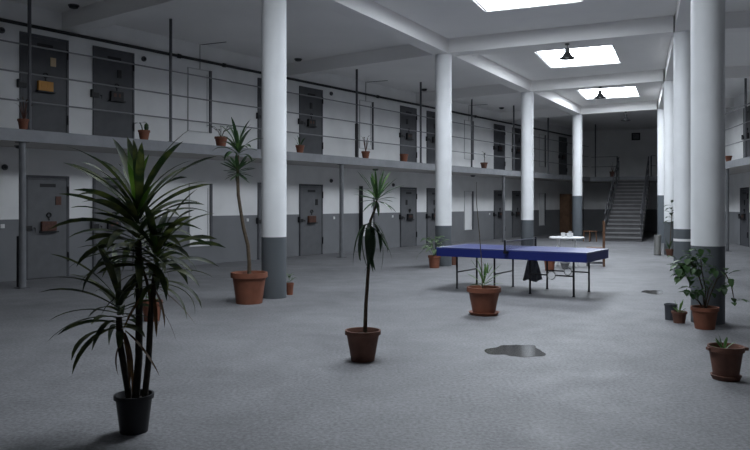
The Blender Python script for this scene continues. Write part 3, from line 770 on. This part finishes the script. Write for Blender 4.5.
# --- pots on the gallery edge
def gal(tt, d=.14): q = E0 + U*tt - N*d; return (q.x, q.y, SLAB_T)
G = 'potted plants along the left gallery edge'
def gplant(loc, label, rt, h, kind, seed, mat='terra', group=G):
    t = thing('potted_plant', label, 'plant', loc, 0, group)
    zs = pot(t, rt*.68, rt, h, M[mat], h*.22); rnd = random.Random(seed)
    if kind == 'spike': rosette(t, 'foliage', M['yucca'], (0, 0, zs), 12, .32, .03, seed, 85, 15, (.2, .9), .05)
    elif kind == 'cactus':
        MB().lathe([(.03, zs), (.05, zs+.08), (.045, zs+.15), (.01, zs+.19)], 10, .05, 0).build('foliage', M['yucca'], t, True)
        MB().tube([(-.03, 0, zs), (-.05, 0, zs+.12), (-.09, 0, zs+.2)], .012, 6).build('stem', M['droop'], t, True)
        mb = MB(); leaf(mb, (-.08, 0, zs+.18), PI, .2, .13, .07); leaf(mb, (-.08, 0, zs+.18), .5, .5, .1, .06); mb.build('foliage', M['droop'], t, True)
    elif kind == 'sprawl':
        mb = MB(); ml = MB()
        for k in range(7):
            a = k*2.4; q = Vector((.24*math.cos(a), .12*math.sin(a), zs + .22 + .12*rnd.random()))
            mb.tube([(0, 0, zs), (q.x*.3, q.y*.3, zs+.16), q], .006, 5)
            for j in range(2): leaf(ml, q, a + j, .2, .09, .05)
        mb.build('stem', M['bark'], t, True); ml.build('foliage', M['droop'], t, True)
    elif kind == 'stems':
        mb = MB(); ml = MB()
        for k in range(6):
            a = k*1.1; q = Vector((.08*math.cos(a), .08*math.sin(a), zs + .2 + .25*rnd.random()))
            mb.tube([(0, 0, zs), q*.6 + Vector((0, 0, zs*.4)), q], .008, 5); leaf(ml, q, a, .9, .09, .03)
        mb.build('stem', M['rust'], t, True); ml.build('foliage', M['dry'], t, True)
    elif kind == 'single':
        MB().tube([(0, 0, zs), (.02, 0, zs+.2), (.0, 0, zs+.42)], .012, 6).build('stem', M['droop'], t, True)
        mb = MB()
        for k in range(5): leaf(mb, (.01, 0, zs + .2 + .05*k), k*2.4, .8, .11, .06)
        mb.build('foliage', M['droop'], t, True)
gplant(gal(.50), 'terracotta pot with reddish bare stems on the gallery, farthest left', .115, .20, 'stems', 1)
gplant(gal(3.10), 'terracotta pot with a stubby cactus on the gallery by second door', .125, .21, 'cactus', 2)
gplant(gal(5.25), 'terracotta pot with sprawling thin plant above the curved-stem plant', .155, .23, 'sprawl', 3)
gplant(gal(8.02), 'terracotta pot with spiky plant on the gallery right of a column', .12, .21, 'spike', 4)
gplant(gal(10.95), 'terracotta pot with dry stubble at the sleeved gallery pole', .13, .22, 'stems', 5)
gplant(gal(13.02), 'bare terracotta pot before a gallery cell door', .14, .25, 'none', 6)
gplant(gal(18.55), 'dark brown pot with one upright sprig on the gallery', .14, .23, 'single', 7, 'terra_dark')
q = O + X*(-1.05) + D*.25
gplant((q.x, q.y, SLAB_T), 'reddish pot on the landing left of the stair head', .15, .28, 'stems', 8, 'rust', 'potted plants at the landing')
q = F0 + V*.3 - NR*.16
gplant((q.x, q.y, SLAB_T), 'pale terracotta pot on the right gallery edge', .11, .2, 'none', 9, 'terra', 'potted plants on the right gallery')

# ------------------------------------------------------------------ puddles on the floor
def puddle(label, c, rx, ry, rz, seed):
    rnd = random.Random(seed); ph = [rnd.uniform(0, 6.28) for _ in range(5)]; n = 64; pts = []
    for j in range(n):
        a = 2*PI*j/n; w = 1 + .16*math.sin(2*a+ph[0]) + .13*math.sin(3*a+ph[1]) + .08*math.sin(5*a+ph[2]) + .05*math.sin(9*a+ph[3])
        pts.append((rx*w*math.cos(a), ry*w*math.sin(a)))
    o = MB().prism(pts, 0.0, .0025).build('puddle', M['puddle']); o.location = (c[0], c[1], .0005); o.rotation_euler = (0, 0, rz); tag(o, label, 'puddle')
puddle('shallow reflecting puddle on the open floor before the table', (1.49, 7.58), .25, .36, -.4, 3)
puddle('small damp spot on the floor left of the thickest column', (4.86, 12.6), .2, .26, -.3, 6)

# ------------------------------------------------------------------ world, camera, view
w = bpy.data.worlds.new('world'); S.world = w; w.use_nodes = True
w.node_tree.nodes['Background'].inputs[0].default_value = (.75, .85, 1, 1); w.node_tree.nodes['Background'].inputs[1].default_value = 3.0
cam = bpy.data.cameras.new('camera'); co = bpy.data.objects.new('camera', cam); C.objects.link(co)
co.location = (0, 0, EYE); co.rotation_euler = (PI/2, 0, 0)
cam.sensor_fit = 'HORIZONTAL'; cam.sensor_width = 36; cam.lens = 36*720/750; cam.shift_y = -21.5/750; cam.clip_start = .05; cam.clip_end = 200
S.camera = co
S.view_settings.view_transform = 'Standard'; S.view_settings.look = 'None'; S.view_settings.exposure = 0.36; S.view_settings.gamma = 1
S.view_settings.use_curve_mapping = False
S.cycles.use_denoising = True
S.cycles.max_bounces = 8; S.cycles.diffuse_bounces = 6
